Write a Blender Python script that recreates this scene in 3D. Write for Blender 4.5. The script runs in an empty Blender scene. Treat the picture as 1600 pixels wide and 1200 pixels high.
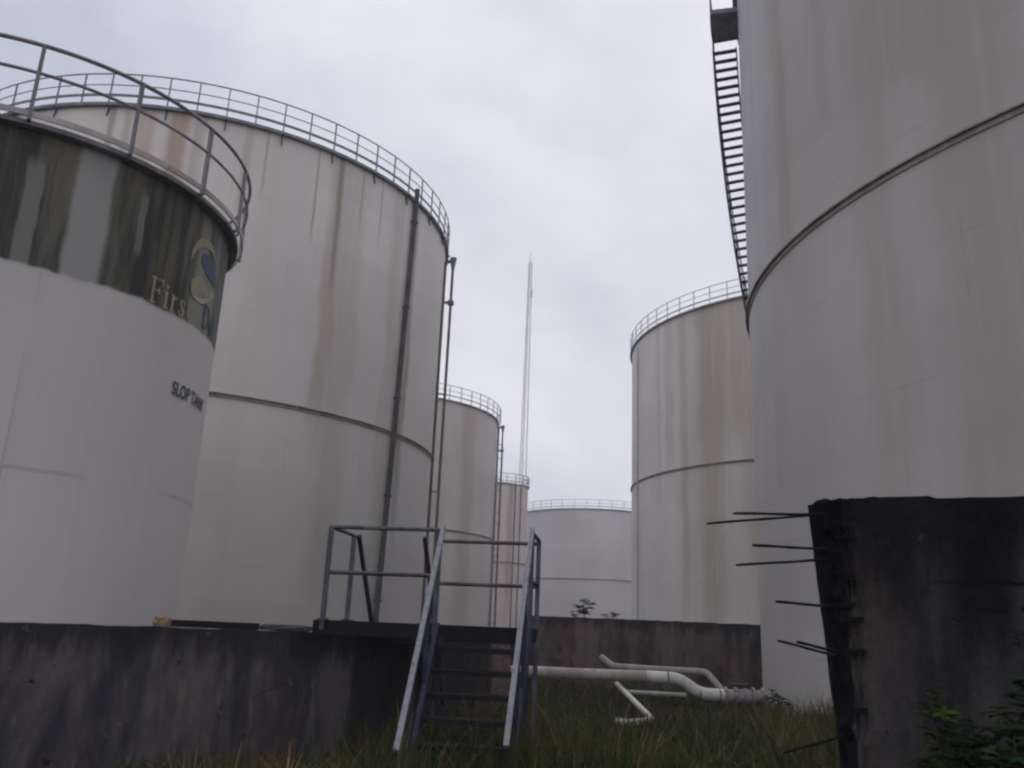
import bpy, math, random
from mathutils import Vector, Matrix
random.seed(11)
SC = bpy.context.scene
COL = SC.collection
PI = math.pi
R_ = math.radians

# ------------------------------------------------------------------ camera
EYE = Vector((0, 0, 1.6)); FPX = 1341.9
pit, rol = R_(15.8605), R_(2.399)
Fw = Vector((0, math.cos(pit), math.sin(pit))); U0 = Vector((0, -math.sin(pit), math.cos(pit))); R0 = Vector((1, 0, 0))
Rt = R0*math.cos(rol) + U0*math.sin(rol); Up = -R0*math.sin(rol) + U0*math.cos(rol)
cd = bpy.data.cameras.new('camera'); cam = bpy.data.objects.new('camera', cd); COL.objects.link(cam)
cd.sensor_width = 36; cd.lens = FPX/1600*36; cd.clip_end = 5000; cd.clip_start = 0.05
m = Matrix.Identity(4)
for i in range(3):
    m[i][0] = Rt[i]; m[i][1] = Up[i]; m[i][2] = -Fw[i]; m[i][3] = EYE[i]
cam.matrix_world = m
SC.camera = cam
def ray(px, py): return Fw*FPX + Rt*(px-800) - Up*(py-600)
def at(px, py, Y):
    d = ray(px, py); return EYE + d*(Y/d.y)
def atz(px, py, z):
    d = ray(px, py); return EYE + d*((z-1.6)/d.z)
def cyl(px, py, cx, cy, R):
    d = ray(px, py); a = d.x*d.x+d.y*d.y; b = -2*(d.x*cx+d.y*cy); c = cx*cx+cy*cy-R*R
    t = (-b-math.sqrt(max(0, b*b-4*a*c)))/(2*a); X = EYE+d*t
    return math.atan2(X.y-cy, X.x-cx), X.z

# ------------------------------------------------------------------ node helper
class NT:
    def __init__(s, nt): s.nt = nt
    def n(s, typ, ins=None, out=0, **props):
        nd = s.nt.nodes.new(typ)
        for k, v in props.items(): setattr(nd, k, v)
        for k, v in (ins or {}).items():
            sock = nd.inputs[k]
            if hasattr(v, 'is_output'): s.nt.links.new(v, sock)
            elif isinstance(v, (tuple, list)):
                sock.default_value = tuple(v) + ((1,) if len(v) == 3 and sock.type == 'RGBA' else ())
            else: sock.default_value = v
        return nd.outputs[out]
    def m(s, op, a, b=0.0, c=0.0, clamp=False):
        return s.n('ShaderNodeMath', {0: a, 1: b, 2: c}, operation=op, use_clamp=clamp)
    def ramp(s, v, lo, hi, a=0.0, b=1.0):
        return s.n('ShaderNodeMapRange', {0: v, 1: lo, 2: hi, 3: a, 4: b}, interpolation_type='SMOOTHSTEP')
    def mix(s, f, a, b):
        nd = s.nt.nodes.new('ShaderNodeMix'); nd.data_type = 'RGBA'
        for k, v in ((0, f), (6, a), (7, b)):
            if hasattr(v, 'is_output'): s.nt.links.new(v, nd.inputs[k])
            elif isinstance(v, (tuple, list)): nd.inputs[k].default_value = tuple(v)[:3]+(1,)
            else: nd.inputs[k].default_value = v
        return nd.outputs[2]
    def noise(s, co, sc, scale=1.0, det=4.0, rough=.55, dist=0.0, off=(0, 0, 0)):
        mp = s.n('ShaderNodeMapping', {0: co, 'Location': off, 'Scale': sc})
        return s.n('ShaderNodeTexNoise', {'Vector': mp, 'Scale': scale, 'Detail': det, 'Roughness': rough, 'Distortion': dist})
    def co(s, w='Object'):
        nd = s.nt.nodes.new('ShaderNodeTexCoord'); return nd.outputs[w]
    def xyz(s, co):
        nd = s.nt.nodes.new('ShaderNodeSeparateXYZ'); s.nt.links.new(co, nd.inputs[0]); return nd.outputs
def newmat(name):
    mt = bpy.data.materials.new(name); mt.use_nodes = True; mt.node_tree.nodes.clear()
    return mt, NT(mt.node_tree)
def finish(mt, t, color, rough=.7, bump=None, bs=.2, bd=.02, metal=0.0, spec=.25):
    ins = {'Base Color': color, 'Roughness': rough, 'Metallic': metal, 'Specular IOR Level': spec}
    if bump is not None:
        ins['Normal'] = t.n('ShaderNodeBump', {'Height': bump, 'Strength': bs, 'Distance': bd})
    b = t.n('ShaderNodeBsdfPrincipled', ins)
    o = t.nt.nodes.new('ShaderNodeOutputMaterial'); t.nt.links.new(b, o.inputs[0])
    return mt

def tank_mat(name, base, dirt, R, amt=.5, streaks=(), course=2.2, band=None, seed=0, grad=None):
    mt, t = newmat(name); P = t.co(); x, y, z = t.xyz(P)
    o = (seed*3.7, seed*1.9, seed*.7)
    n1 = t.noise(P, (.9, .9, .035), 1, 4, .6, .3, o)
    n2 = t.noise(P, (.22, .22, .16), 1, 3, .5, 0, o)
    n3 = t.noise(P, (4.5, 4.5, .12), 1, 3, .6, 0, o)
    n4 = t.noise(P, (2.2, 2.2, 1.6), 1, 3, .65, 0, o)
    # slightly different tone for each plate of the shell
    ang = t.m('ARCTAN2', y, x)
    row = t.m('FLOOR', t.m('DIVIDE', z, course))
    colr = t.m('FLOOR', t.m('ADD', t.m('MULTIPLY', ang, R/6.0), t.m('MULTIPLY', row, .37)))
    cell = t.n('ShaderNodeCombineXYZ', {0: colr, 1: row, 2: float(seed)})
    wn = t.n('ShaderNodeTexWhiteNoise', {'Vector': cell}, out=0)
    c = t.mix(t.m('MULTIPLY', t.ramp(n2, .35, .68), .6), base, tuple(v*.82 for v in base))
    c = t.mix(t.m('MULTIPLY', wn, .10), c, (.12, .12, .13))
    c = t.mix(t.m('MULTIPLY', t.ramp(n1, .48, .72), amt), c, dirt)
    c = t.mix(t.m('MULTIPLY', t.ramp(n3, .55, .8), amt*.45), c, tuple(v*.8 for v in dirt))
    c = t.mix(t.m('MULTIPLY', t.ramp(n4, .6, .82), amt*.35), c, (base[0]*.7, base[1]*.66, base[2]*.6))
    # plate seams
    fz = t.m('FRACT', t.m('DIVIDE', z, course))
    lz = t.m('SUBTRACT', 1.0, t.ramp(t.m('ABSOLUTE', t.m('SUBTRACT', fz, .5)), .0, .007))
    fa = t.m('FRACT', t.m('ADD', t.m('MULTIPLY', ang, R/6.0), t.m('MULTIPLY', row, .37)))
    la = t.m('SUBTRACT', 1.0, t.ramp(t.m('ABSOLUTE', t.m('SUBTRACT', fa, .5)), .0, .004))
    seam = t.m('MAXIMUM', lz, la)
    br = t.ramp(t.noise(P, (.7, .7, .7), 1, 3), .38, .62)
    c = t.mix(t.m('MULTIPLY', t.m('MULTIPLY', seam, br), .30), c, (.07, .065, .06))
    wob = t.m('MULTIPLY', t.m('SUBTRACT', t.noise(P, (.1, .1, .5), 1, 3), .5), .9)
    for (th, w, col, st, z0, z1) in streaks:
        lat = t.m('ADD', t.m('SUBTRACT', t.m('MULTIPLY', x, math.sin(th)), t.m('MULTIPLY', y, math.cos(th))), t.m('MULTIPLY', wob, min(1, w*1.6)))
        front = t.m('GREATER_THAN', t.m('ADD', t.m('MULTIPLY', x, math.cos(th)), t.m('MULTIPLY', y, math.sin(th))), 0.0)
        mk = t.m('SUBTRACT', 1.0, t.ramp(t.m('ABSOLUTE', lat), w*.25, w))
        mk = t.m('MULTIPLY', mk, front)
        mk = t.m('MULTIPLY', mk, t.ramp(z, z0, z0+(z1-z0)*.35))
        mk = t.m('MULTIPLY', mk, t.ramp(n3, .2, .62, .5, 1.0))
        c = t.mix(t.m('MULTIPLY', mk, st, clamp=True), c, col)
    if grad:  # light falloff down the shell, painted as a tone gradient
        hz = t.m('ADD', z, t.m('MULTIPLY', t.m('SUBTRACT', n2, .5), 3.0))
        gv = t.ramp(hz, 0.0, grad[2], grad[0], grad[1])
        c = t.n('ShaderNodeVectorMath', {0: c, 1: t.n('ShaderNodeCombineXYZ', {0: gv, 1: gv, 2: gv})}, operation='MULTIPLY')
    if band:
        zb, ztop, lights = band
        nb = t.noise(P, (2.4, 2.4, .6), 1, 5, .65)
        edge = t.m('ADD', zb-.07, t.m('MULTIPLY', t.m('SUBTRACT', nb, .5), .16))
        inb = t.ramp(t.m('SUBTRACT', z, edge), -.01, .06)
        ns = t.noise(P, (2.6, 2.6, .22), 1, 5, .65, .3, (3, 1, 2))
        nf = t.noise(P, (8, 8, .8), 1, 4, .6, .2)
        bc = t.mix(t.ramp(ns, .40, .60), (.034, .034, .034), (.125, .12, .09))
        bc = t.mix(t.m('MULTIPLY', t.ramp(nf, .52, .75), .4), bc, (.15, .15, .13))
        wb2 = t.m('MULTIPLY', t.m('SUBTRACT', t.noise(P, (.6, .6, 1.2), 1, 3), .5), .16)
        for (th, w, col, st, z0, z1) in lights:
            lat = t.m('ADD', t.m('SUBTRACT', t.m('MULTIPLY', x, math.sin(th)), t.m('MULTIPLY', y, math.cos(th))), wb2)
            front = t.m('GREATER_THAN', t.m('ADD', t.m('MULTIPLY', x, math.cos(th)), t.m('MULTIPLY', y, math.sin(th))), 0.0)
            mk = t.m('MULTIPLY', t.m('SUBTRACT', 1.0, t.ramp(t.m('ABSOLUTE', lat), w*.7, w)), front)
            mk = t.m('MULTIPLY', mk, t.m('MULTIPLY', t.ramp(z, z0, z0+.25), t.m('SUBTRACT', 1.0, t.ramp(z, z1-.25, z1))))
            bc = t.mix(t.m('MULTIPLY', mk, st), bc, col)
        c = t.mix(inb, c, bc)
        lip = t.m('MULTIPLY', t.ramp(t.m('SUBTRACT', z, edge), -.05, -.0), t.m('SUBTRACT', 1.0, t.ramp(t.m('SUBTRACT', z, edge), 0, .02)))
        c = t.mix(t.m('MULTIPLY', lip, .35), c, (.4, .4, .4))
    dent = t.noise(P, (.5, .5, .5), 1, 0)
    h = t.m('ADD', t.m('MULTIPLY', dent, 2.5), t.m('MULTIPLY', n4, .15))
    return finish(mt, t, c, .62, h, .35, .03, 0, .2)

def metal_mat(name, a, b, sc=6, thr=(.4, .65), rough=.6, rust=0.0):
    mt, t = newmat(name); P = t.co()
    n = t.noise(P, (sc, sc, sc*.5), 1, 5, .65)
    n2 = t.noise(P, (sc*2.3, sc*2.3, sc), 1, 4, .6, 0, (5, 2, 1))
    c = t.mix(t.ramp(n, *thr), a, b)
    if rust: c = t.mix(t.m('MULTIPLY', t.ramp(n2, .5, .68), rust), c, (.09, .045, .025))
    return finish(mt, t, c, rough, n2, .3, .01)

def concrete_mat(name, dark, mid, light, top, seed=0, redamt=.2, line=None, sc=1.0, deck_shade=None):
    """mould-blackened concrete; 'top' = height of the wall top (dark cap streaks run down from it)"""
    mt, t = newmat(name); P = t.co(); x, y, z = t.xyz(P); o = (seed*2.3, seed*1.1, seed*.4)
    s = sc
    n1 = t.noise(P, (1.5*s, 1.5*s, .35*s), 1, 6, .62, .4, o)
    n2 = t.noise(P, (5*s, 5*s, 1.1*s), 1, 5, .65, .3, o)
    n3 = t.noise(P, (.7*s, .7*s, .6*s), 1, 3, .5, 0, (o[0]+4, o[1], o[2]))
    n4 = t.noise(P, (26*s, 26*s, 22*s), 1, 5, .7, 0, o)
    c = t.mix(t.ramp(n1, .40, .60), dark, mid)
    c = t.mix(t.m('MULTIPLY', t.ramp(n2, .54, .76), .6), c, light)
    c = t.mix(t.m('MULTIPLY', t.ramp(n3, .52, .7), redamt), c, (mid[0]*1.9, mid[1]*1.15, mid[2]*1.05))
    c = t.mix(t.m('MULTIPLY', t.ramp(n4, .42, .7), .3), c, dark)
    # black run-off from the top
    drop = t.m('ADD', z, t.m('MULTIPLY', t.m('SUBTRACT', n2, .5), 1.3))
    c = t.mix(t.m('MULTIPLY', t.ramp(drop, top-.42, top-.05), .85), c, tuple(v*.45 for v in dark))
    pit_ = t.ramp(t.noise(P, (9*s, 9*s, 7*s), 1, 3, .6, 0, (9, o[1], 3)), .66, .74)
    c = t.mix(t.m('MULTIPLY', pit_, .75), c, tuple(v*.3 for v in dark))
    vor = t.n('ShaderNodeTexVoronoi', {'Vector': t.n('ShaderNodeMapping', {0: P, 'Scale': (1.1*s, 1.1*s, .9*s), 'Location': o}), 'Scale': 1.0}, feature='DISTANCE_TO_EDGE')
    vv = t.m('ADD', vor, t.m('MULTIPLY', t.m('SUBTRACT', n2, .5), .10))
    crack = t.m('MULTIPLY', t.m('SUBTRACT', 1.0, t.ramp(t.m('ABSOLUTE', vv), .0, .008)), t.ramp(n3, .5, .62))
    c = t.mix(t.m('MULTIPLY', crack, .8), c, tuple(v*.25 for v in dark))
    chip = t.ramp(t.noise(P, (13*s, 13*s, 10*s), 1, 2, .5, .4, (2, 7, o[2])), .70, .73)
    c = t.mix(t.m('MULTIPLY', chip, .22), c, tuple(v*1.5 for v in light))
    if deck_shade:  # shadow under the stair landing, painted into the wall colour
        dd = t.n('ShaderNodeVectorMath', {0: P, 1: deck_shade[0]}, out=1, operation='DOT_PRODUCT')
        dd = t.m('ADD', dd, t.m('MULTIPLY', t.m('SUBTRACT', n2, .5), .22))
        c = t.mix(t.m('MULTIPLY', t.ramp(dd, deck_shade[1], deck_shade[1]+.08), .78), c, (.006, .006, .009))
    if line:
        zz = t.m('ADD', z, t.m('MULTIPLY', t.m('SUBTRACT', n1, .5), .03))
        l = t.m('SUBTRACT', 1.0, t.ramp(t.m('ABSOLUTE', t.m('SUBTRACT', zz, line)), .003, .012))
        c = t.mix(t.m('MULTIPLY', l, t.ramp(x, 1.55, 1.72)), c, (.003, .003, .004))
        bl = t.m('ABSOLUTE', t.m('SUBTRACT', t.m('ADD', x, t.m('MULTIPLY', t.m('SUBTRACT', n1, .5), .35)), 1.77))
        bl = t.m('MULTIPLY', t.m('SUBTRACT', 1.0, t.ramp(bl, .05, .17)), t.ramp(z, 1.40, 1.75))
        c = t.mix(t.m('MULTIPLY', bl, .85), c, (.006, .006, .009))
    h = t.m('SUBTRACT', t.m('ADD', n2, t.m('MULTIPLY', n4, .35)), t.m('MULTIPLY', pit_, .8))
    return finish(mt, t, c, .9, h, .7, .03, 0, .1)

# ------------------------------------------------------------------ mesh builder
class MB:
    def __init__(s): s.v = []; s.f = []; s.sm = []
    def add(s, vs, fs, sm=False):
        b = len(s.v); s.v += [tuple(v) for v in vs]; s.f += [tuple(i+b for i in f) for f in fs]; s.sm += [sm]*len(fs)
    def box(s, c, size, rz=0, M=None):
        hx, hy, hz = size[0]/2, size[1]/2, size[2]/2
        vs = [Vector((sx*hx, sy*hy, sz*hz)) for sz in (-1, 1) for sy in (-1, 1) for sx in (-1, 1)]
        if M is not None: vs = [M @ v for v in vs]
        elif rz: vs = [Matrix.Rotation(rz, 3, 'Z') @ v for v in vs]
        vs = [v+Vector(c) for v in vs]
        s.add(vs, [(0, 2, 3, 1), (4, 5, 7, 6), (0, 1, 5, 4), (2, 6, 7, 3), (0, 4, 6, 2), (1, 3, 7, 5)])
    def bar(s, a, b, w, h, up=Vector((0, 0, 1))):
        a, b = Vector(a), Vector(b); d = (b-a).normalized(); sd = d.cross(up)
        if sd.length < 1e-4: sd = d.cross(Vector((0, 1, 0)))
        sd.normalize(); u = sd.cross(d)
        M = Matrix((sd, d, u)).transposed()
        s.box((a+b)/2, (w, (b-a).length, h), M=M)
    def tube(s, pts, r, seg=8, closed=False, caps=True):
        pts = [Vector(p) for p in pts]; n = len(pts); rings = []; prev = None
        for i, p in enumerate(pts):
            if closed: d = pts[(i+1) % n]-pts[i-1]
            else: d = pts[min(i+1, n-1)]-pts[max(i-1, 0)]
            d.normalize()
            if prev is None:
                sd = d.cross(Vector((0, 0, 1)))
                if sd.length < 1e-3: sd = Vector((1, 0, 0))
            else: sd = prev-d*prev.dot(d)
            sd.normalize(); u = d.cross(sd); prev = sd
            rr = r[i] if isinstance(r, (list, tuple)) else r
            rings.append([p+sd*math.cos(2*PI*k/seg)*rr+u*math.sin(2*PI*k/seg)*rr for k in range(seg)])
        vs = [v for rg in rings for v in rg]; fs = []
        for i in range(n if closed else n-1):
            j = (i+1) % n
            for k in range(seg):
                l = (k+1) % seg; fs.append((i*seg+k, i*seg+l, j*seg+l, j*seg+k))
        s.add(vs, fs, True)
        if not closed and caps:
            s.add(rings[0], [tuple(range(seg))[::-1]]); s.add(rings[-1], [tuple(range(seg))])
    def lathe(s, prof, seg=144, closed=False, sm=True, a0=0, a1=2*PI):
        full = abs(a1-a0-2*PI) < 1e-6; ns = seg if full else seg+1
        vs = [(r*math.cos(a0+(a1-a0)*k/seg), r*math.sin(a0+(a1-a0)*k/seg), z) for (r, z) in prof for k in range(ns)]
        fs = []; n = len(prof)
        for i in range(n if closed else n-1):
            j = (i+1) % n
            for k in range(seg):
                l = (k+1) % ns; fs.append((i*ns+k, i*ns+l, j*ns+l, j*ns+k))
        s.add(vs, fs, sm)
    def ringbox(s, r0, r1, z0, z1, seg=144, **k):
        # four separately shaded faces so the edges stay crisp
        for pr in ([(r0, z0), (r1, z0)], [(r1, z0), (r1, z1)], [(r1, z1), (r0, z1)], [(r0, z1), (r0, z0)]):
            s.lathe(pr, seg, **k)
    def build(s, name, mat, parent=None, loc=(0, 0, 0)):
        me = bpy.data.meshes.new(name); me.from_pydata(s.v, [], s.f); me.materials.append(mat)
        me.polygons.foreach_set('use_smooth', s.sm); me.update()
        o = bpy.data.objects.new(name, me); COL.objects.link(o); o.location = loc
        if parent: o.parent = parent
        return o
def inst(name, me, parent, loc, rz=0):
    o = bpy.data.objects.new(name, me); COL.objects.link(o); o.parent = parent; o.location = loc; o.rotation_euler = (0, 0, rz); return o
def tag(o, label=None, cat=None, group=None, kind=None):
    if label: o['label'] = label
    if cat: o['category'] = cat
    if group: o['group'] = group
    if kind: o['kind'] = kind
    return o
def empty(name, loc, label=None, cat=None, group=None):
    o = bpy.data.objects.new(name, None); COL.objects.link(o); o.location = loc; o.empty_display_size = .3
    return tag(o, label, cat, group)

# ------------------------------------------------------------------ materials
STEEL = metal_mat('grey_steel', (.17, .17, .19), (.25, .245, .26), 3, rust=.25)
STEEL_PALE = metal_mat('pale_steel', (.40, .39, .42), (.52, .51, .54), 3, rust=.05)
GIRD = metal_mat('girder_paint', (.33, .29, .27), (.24, .20, .18), 2, rust=.3)
TOE = metal_mat('weathered_toe_plate', (.36, .335, .32), (.45, .42, .41), 2, rust=.3)
STEEL_DARK = metal_mat('dark_steel', (.045, .045, .06), (.10, .09, .09), 3, rust=.5)
RUSTY = metal_mat('rusty_pipe', (.13, .095, .095), (.20, .155, .15), 2, rust=.35)
NAVY = metal_mat('navy_paint', (.010, .013, .038), (.035, .04, .065), 9, (.5, .8), rust=.15)
BLUEGREY = metal_mat('worn_blue_paint', (.045, .05, .075), (.11, .12, .14), 9, (.38, .68), rust=.4)
WORN = metal_mat('worn_pale_paint', (.23, .24, .27), (.10, .11, .15), 11, (.5, .72), rust=.35)
DECKM = metal_mat('black_deck', (.004, .004, .009), (.009, .009, .015), 8, rough=.9)
REBAR = metal_mat('rebar_steel', (.006, .005, .007), (.014, .011, .012), 20, rough=.9)
PIPEW = metal_mat('white_pipe_paint', (.55, .54, .50), (.34, .33, .30), 3, (.4, .75), rust=.25)
PIPEB = metal_mat('stained_pipe_paint', (.27, .225, .21), (.38, .36, .34), 2.5, (.45, .7), rust=.3)
VALVE = metal_mat('valve_paint', (.24, .21, .22), (.36, .33, .34), 6, rust=.35)
MASTM = metal_mat('mast_paint', (.62, .58, .62), (.70, .66, .68), .4)  # paled so the colour itself carries the haze of distance

# ------------------------------------------------------------------ tanks
def tank(name, c, R, zr, label, mat, zs=None, dR=.2, nposts=60, phase=0.0, railm=STEEL, seg=160, posth=1.15,
         post_r=.024, ringm=STEEL, group='storage tanks', rails=True, toe=(.26, .36), bracket=0, seamm=None, post_filter=None, rim_h=.1, toem=None):
    t = empty('storage_tank', (c[0], c[1], 0), label, 'storage tank', group)
    b = MB(); b.lathe([(R, -.1), (R, zr)], seg); sh = b.build('shell', mat, t)
    b = MB(); b.lathe([(R+.02, zr+.02), (R*.5, zr+.02+R*.035), (.05, zr+.02+R*.06)], seg); b.build('roof', STEEL_PALE, t)
    b = MB(); b.ringbox(R-.02, R+.15, zr-rim_h, zr+.015, seg); b.build('rim_angle', ringm, t)
    if zs:
        b = MB(); b.ringbox(R-.01, R+.10, zs-.02, zs+.02, seg); b.ringbox(R+.002, R+.035, zs-.13, zs-.025, seg); b.build('wind_girder', GIRD, t)
    b = MB(); b.ringbox(R-.01, R+.12, -.05, .06, seg); b.build('base_ring', STEEL_DARK, t)
    if rails:
        Rr = R+dR
        b = MB(); b.tube([(Rr*math.cos(2*PI*k/seg), Rr*math.sin(2*PI*k/seg), zr+posth) for k in range(seg)], post_r*1.05, 6, True)
        rl = b.build('railing', railm, t)
        b = MB(); b.tube([(Rr*math.cos(2*PI*k/seg), Rr*math.sin(2*PI*k/seg), zr+posth*.62) for k in range(seg)], post_r*.8, 6, True); b.build('mid_rail', railm, rl)
        b = MB(); b.ringbox(Rr-.012, Rr+.012, zr+toe[0], zr+toe[1], seg); b.build('toe_board', toem or railm, rl)
        b = MB(); b.bar((0, 0, -.02), (0, 0, posth), post_r*2, post_r*1.6); b.bar((-dR, 0, 0), (0, 0, 0), .05, .03)
        pm = None
        for k in range(nposts):
            a = phase+2*PI*k/nposts
            if post_filter and not post_filter(a): continue
            if pm is None:
                o = b.build('rail_post', railm, rl); pm = o.data
                o.location = (Rr*math.cos(a), Rr*math.sin(a), zr); o.rotation_euler = (0, 0, a)
            else: inst('rail_post', pm, rl, (Rr*math.cos(a), Rr*math.sin(a), zr), a)
    if bracket:
        b = MB(); b.bar((0, 0, 0), (.1, 0, -.42), .04, .05); b.bar((0, 0, -.05), (.22, 0, -.05), .05, .05)
        o = b.build('bracket', STEEL_DARK, t); me = o.data
        for k in range(bracket):
            a = phase+2*PI*(k+.5)/bracket
            if k == 0: o.location = (R*math.cos(a), R*math.sin(a), zr-.08); o.rotation_euler = (0, 0, a)
            else: inst('bracket', me, t, (R*math.cos(a), R*math.sin(a), zr-.08), a)
    return t, sh

BR = (.16, .125, .09)
# A : small tank at the left with the blackened band
Ac, AR = (-8.18, 13.28), 3.15
LG = (.32, .31, .30)
matA = tank_mat('slop_tank_paint', (.56, .535, .535), (.44, .415, .395), AR, .5, (), 6.6,
    band=(6.02, 7.96, [(R_(-46.5), .30, LG, .92, 5, 9), (R_(-60), .13, (.20, .20, .185), .8, 5.5, 7.6), (R_(-33), .07, (.20, .20, .18), .75, 6.5, 7.7), (R_(-73), .2, (.11, .11, .10), .7, 5.5, 8.2),
                       (R_(-25), .07, (.075, .07, .045), .6, 6.3, 7.8), (R_(-25), .07, (.10, .095, .06), .6, 6.3, 7.8), (R_(-8), .17, (.25, .25, .215), .8, 5.7, 7.95), (R_(2), .1, (.2, .2, .215), .75, 6.2, 7.95), (R_(-4.5), .42, (.22, .225, .19), .88, 5.6, 7.1)]), seed=1)
tA, shA = tank('slop', Ac, AR, 7.96, 'small pale tank at far left with black mildewed top band and faded lettering', matA, dR=.22, nposts=16, phase=R_(-41.0), toe=(.035, .12), rim_h=.05, post_r=.030, toem=TOE)
# lettering on tank A
def uvmesh(name, polys, mat, th0, z0, parent, rr):
    b = MB()
    for poly in polys:
        b.add([(rr*math.cos(th0+u/AR), rr*math.sin(th0+u/AR), z0+v) for u, v in poly], [tuple(range(len(poly)))])
    return b.build(name, mat, parent)
def paint(name, col, wear=.4, col2=(.2, .2, .19)):
    mt, t = newmat(name); P = t.co()
    n = t.noise(P, (7, 7, 3), 1, 5, .7)
    return finish(mt, t, t.mix(t.m('MULTIPLY', t.ramp(n, .42, .66), wear), col, col2), .7)
CREAM = paint('cream_lettering', (.36, .32, .23), .75, (.12, .11, .08))
NAVYL = paint('navy_lettering', (.04, .042, .10), .35, (.10, .10, .15))
SLOPL = paint('slop_lettering', (.055, .05, .075), .35, (.16, .16, .18))
TEAL = paint('teal_emblem', (.05, .10, .155), .35, (.10, .14, .14))
WINGM = paint('cream_emblem', (.33, .30, .215), .55, (.24, .23, .16))
def strokes(paths, w):
    out = []
    for p in paths:
        for (a, b) in zip(p, p[1:]):
            ax, ay = a[:2]; bx, by = b[:2]; ww = (a[2] if len(a) > 2 else w)/2
            d = math.hypot(bx-ax, by-ay); nx, ny = -(by-ay)/d*ww, (bx-ax)/d*ww; ex, ey = (bx-ax)/d*ww*.35, (by-ay)/d*ww*.35
            out.append([(ax+nx-ex, ay+ny-ey), (ax-nx-ex, ay-ny-ey), (bx-nx+ex, by-ny+ey), (bx+nx+ex, by+ny+ey)])
    return out
h = .40; w = .052; sw = .026
GL = {
 'F': [[(.06, 0), (.06, h)], [(.0, .012, sw), (.13, .012, sw)], [(.0, h-.015, sw), (.24, h-.015, sw)], [(.24, h, sw), (.24, h-.09, sw)], [(.06, .21, sw), (.18, .21, sw)], [(.18, .26, sw), (.18, .16, sw)]],
 'i': [[(.05, 0), (.05, .25)], [(.0, .01, sw), (.10, .01, sw)], [(.0, .25, sw), (.05, .25, sw)], [(.05, .31), (.05, .36)]],
 'r': [[(.05, 0), (.05, .25)], [(.0, .01, sw), (.11, .01, sw)], [(.0, .25, sw), (.05, .25, sw)], [(.06, .18, .03), (.10, .235, .03), (.15, .225, .04)]],
 's': [[(.15, .19, .03), (.13, .24, .03), (.06, .245, .04), (.03, .19, .05), (.08, .135, .05), (.14, .09, .05), (.11, .015, .04), (.04, .01, .03), (.01, .07, .03)]],
 't': [[(.06, .03), (.06, .34)], [(.0, .25, sw), (.13, .25, sw)], [(.06, .02, .03), (.13, .03, .03)]],
 'D': [[(.06, 0), (.06, h)], [(.0, .012, sw), (.14, .012, sw), (.21, .05, .03), (.25, .13, .055), (.26, .2, .055), (.25, .27, .055), (.21, .35, .04), (.14, h-.015, sw), (.0, h-.015, sw)]],
 'e': [[(.03, .13, .03), (.17, .13, .03), (.16, .21, .03), (.10, .25, .03), (.04, .21, .045), (.02, .13, .045), (.04, .05, .045), (.10, .01, .03), (.17, .05, .03)]],
}
def word(s, gap=.035):
    u = 0; out = []
    for ch in s:
        if ch == ' ': u += .14; continue
        ps = GL[ch]; out += strokes([[(q[0]+u,)+tuple(q[1:]) for q in p] for p in ps], w)
        u += max(q[0] for p in ps for q in p)+gap+.02
    return out, u
ps, u = word('First')
sx = .96/u
uvmesh('lettering', [[(a*sx, b) for a, b in p] for p in ps], CREAM, R_(-27.4), 6.0, shA, AR+.012)
ps, u = word('De')
uvmesh('lettering', ps, NAVYL, R_(-3.8), 6.06, shA, AR+.012)
# emblem : cream arc over a blue drop over a cream wing
arc = [(-.62+.0, .0)]
def arcpoly(cx, cz, r0, r1, a0, a1, n=14, sxx=1.0):
    out = []
    for k in range(n):
        A0 = R_(a0+(a1-a0)*k/n); A1 = R_(a0+(a1-a0)*(k+1)/n)
        f0 = math.sin(PI*(k/n)*.9+.15); f1 = math.sin(PI*((k+1)/n)*.9+.15)
        ri0 = r1-(r1-r0)*f0; ri1 = r1-(r1-r0)*f1
        out.append([(cx+sxx*r1*math.cos(A0), cz+r1*math.sin(A0)), (cx+sxx*ri0*math.cos(A0), cz+ri0*math.sin(A0)), (cx+sxx*ri1*math.cos(A1), cz+ri1*math.sin(A1)), (cx+sxx*r1*math.cos(A1), cz+r1*math.sin(A1))])
    return out
th_l = R_(-14.5)
uvmesh('emblem_arc', arcpoly(.44, .52, .32, .47, 185, 30, 16, .92), WINGM, th_l, 6.5, shA, AR+.011)
drop = [(.30, .68), (.34, .76), (.46, .80), (.62, .76), (.80, .66), (.92, .58), (.96, .48), (.95, .38), (.86, .40), (.72, .44), (.52, .46), (.38, .56)]
uvmesh('emblem_drop', [drop], TEAL, th_l, 6.45, shA, AR+.013)
wing = [(.12, .12), (.10, .28), (.22, .40), (.36, .46), (.55, .40), (.72, .34), (.93, .34), (.80, .22), (.66, .10), (.50, .03), (.30, .01), (.18, .04)]
uvmesh('emblem_wing', [wing], WINGM, th_l, 6.38, shA, AR+.0115)
fc = bpy.data.curves.new('t', 'FONT'); fc.body = 'SLOP TANK'; fc.size = 1; fc.offset = .028
fo = bpy.data.objects.new('t', fc); COL.objects.link(fo)
bpy.context.view_layer.update()
tm = bpy.data.meshes.new_from_object(fo.evaluated_get(bpy.context.evaluated_depsgraph_get()))
xs = [v.co.x for v in tm.vertices]; ys = [v.co.y for v in tm.vertices]
W = max(xs)-min(xs); Hh = max(ys)-min(ys); x0 = min(xs); y0 = min(ys)
for v in tm.vertices:
    u = (v.co.x-x0)/W*1.2; vv = (v.co.y-y0)/Hh*.215; th = R_(-13.9)+u/AR
    v.co = ((AR+.012)*math.cos(th), (AR+.012)*math.sin(th), 4.78+vv)
tm.materials.clear(); tm.materials.append(SLOPL)
bpy.data.objects.remove(fo)
lo = bpy.data.objects.new('lettering', tm); COL.objects.link(lo); lo.parent = shA

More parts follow.
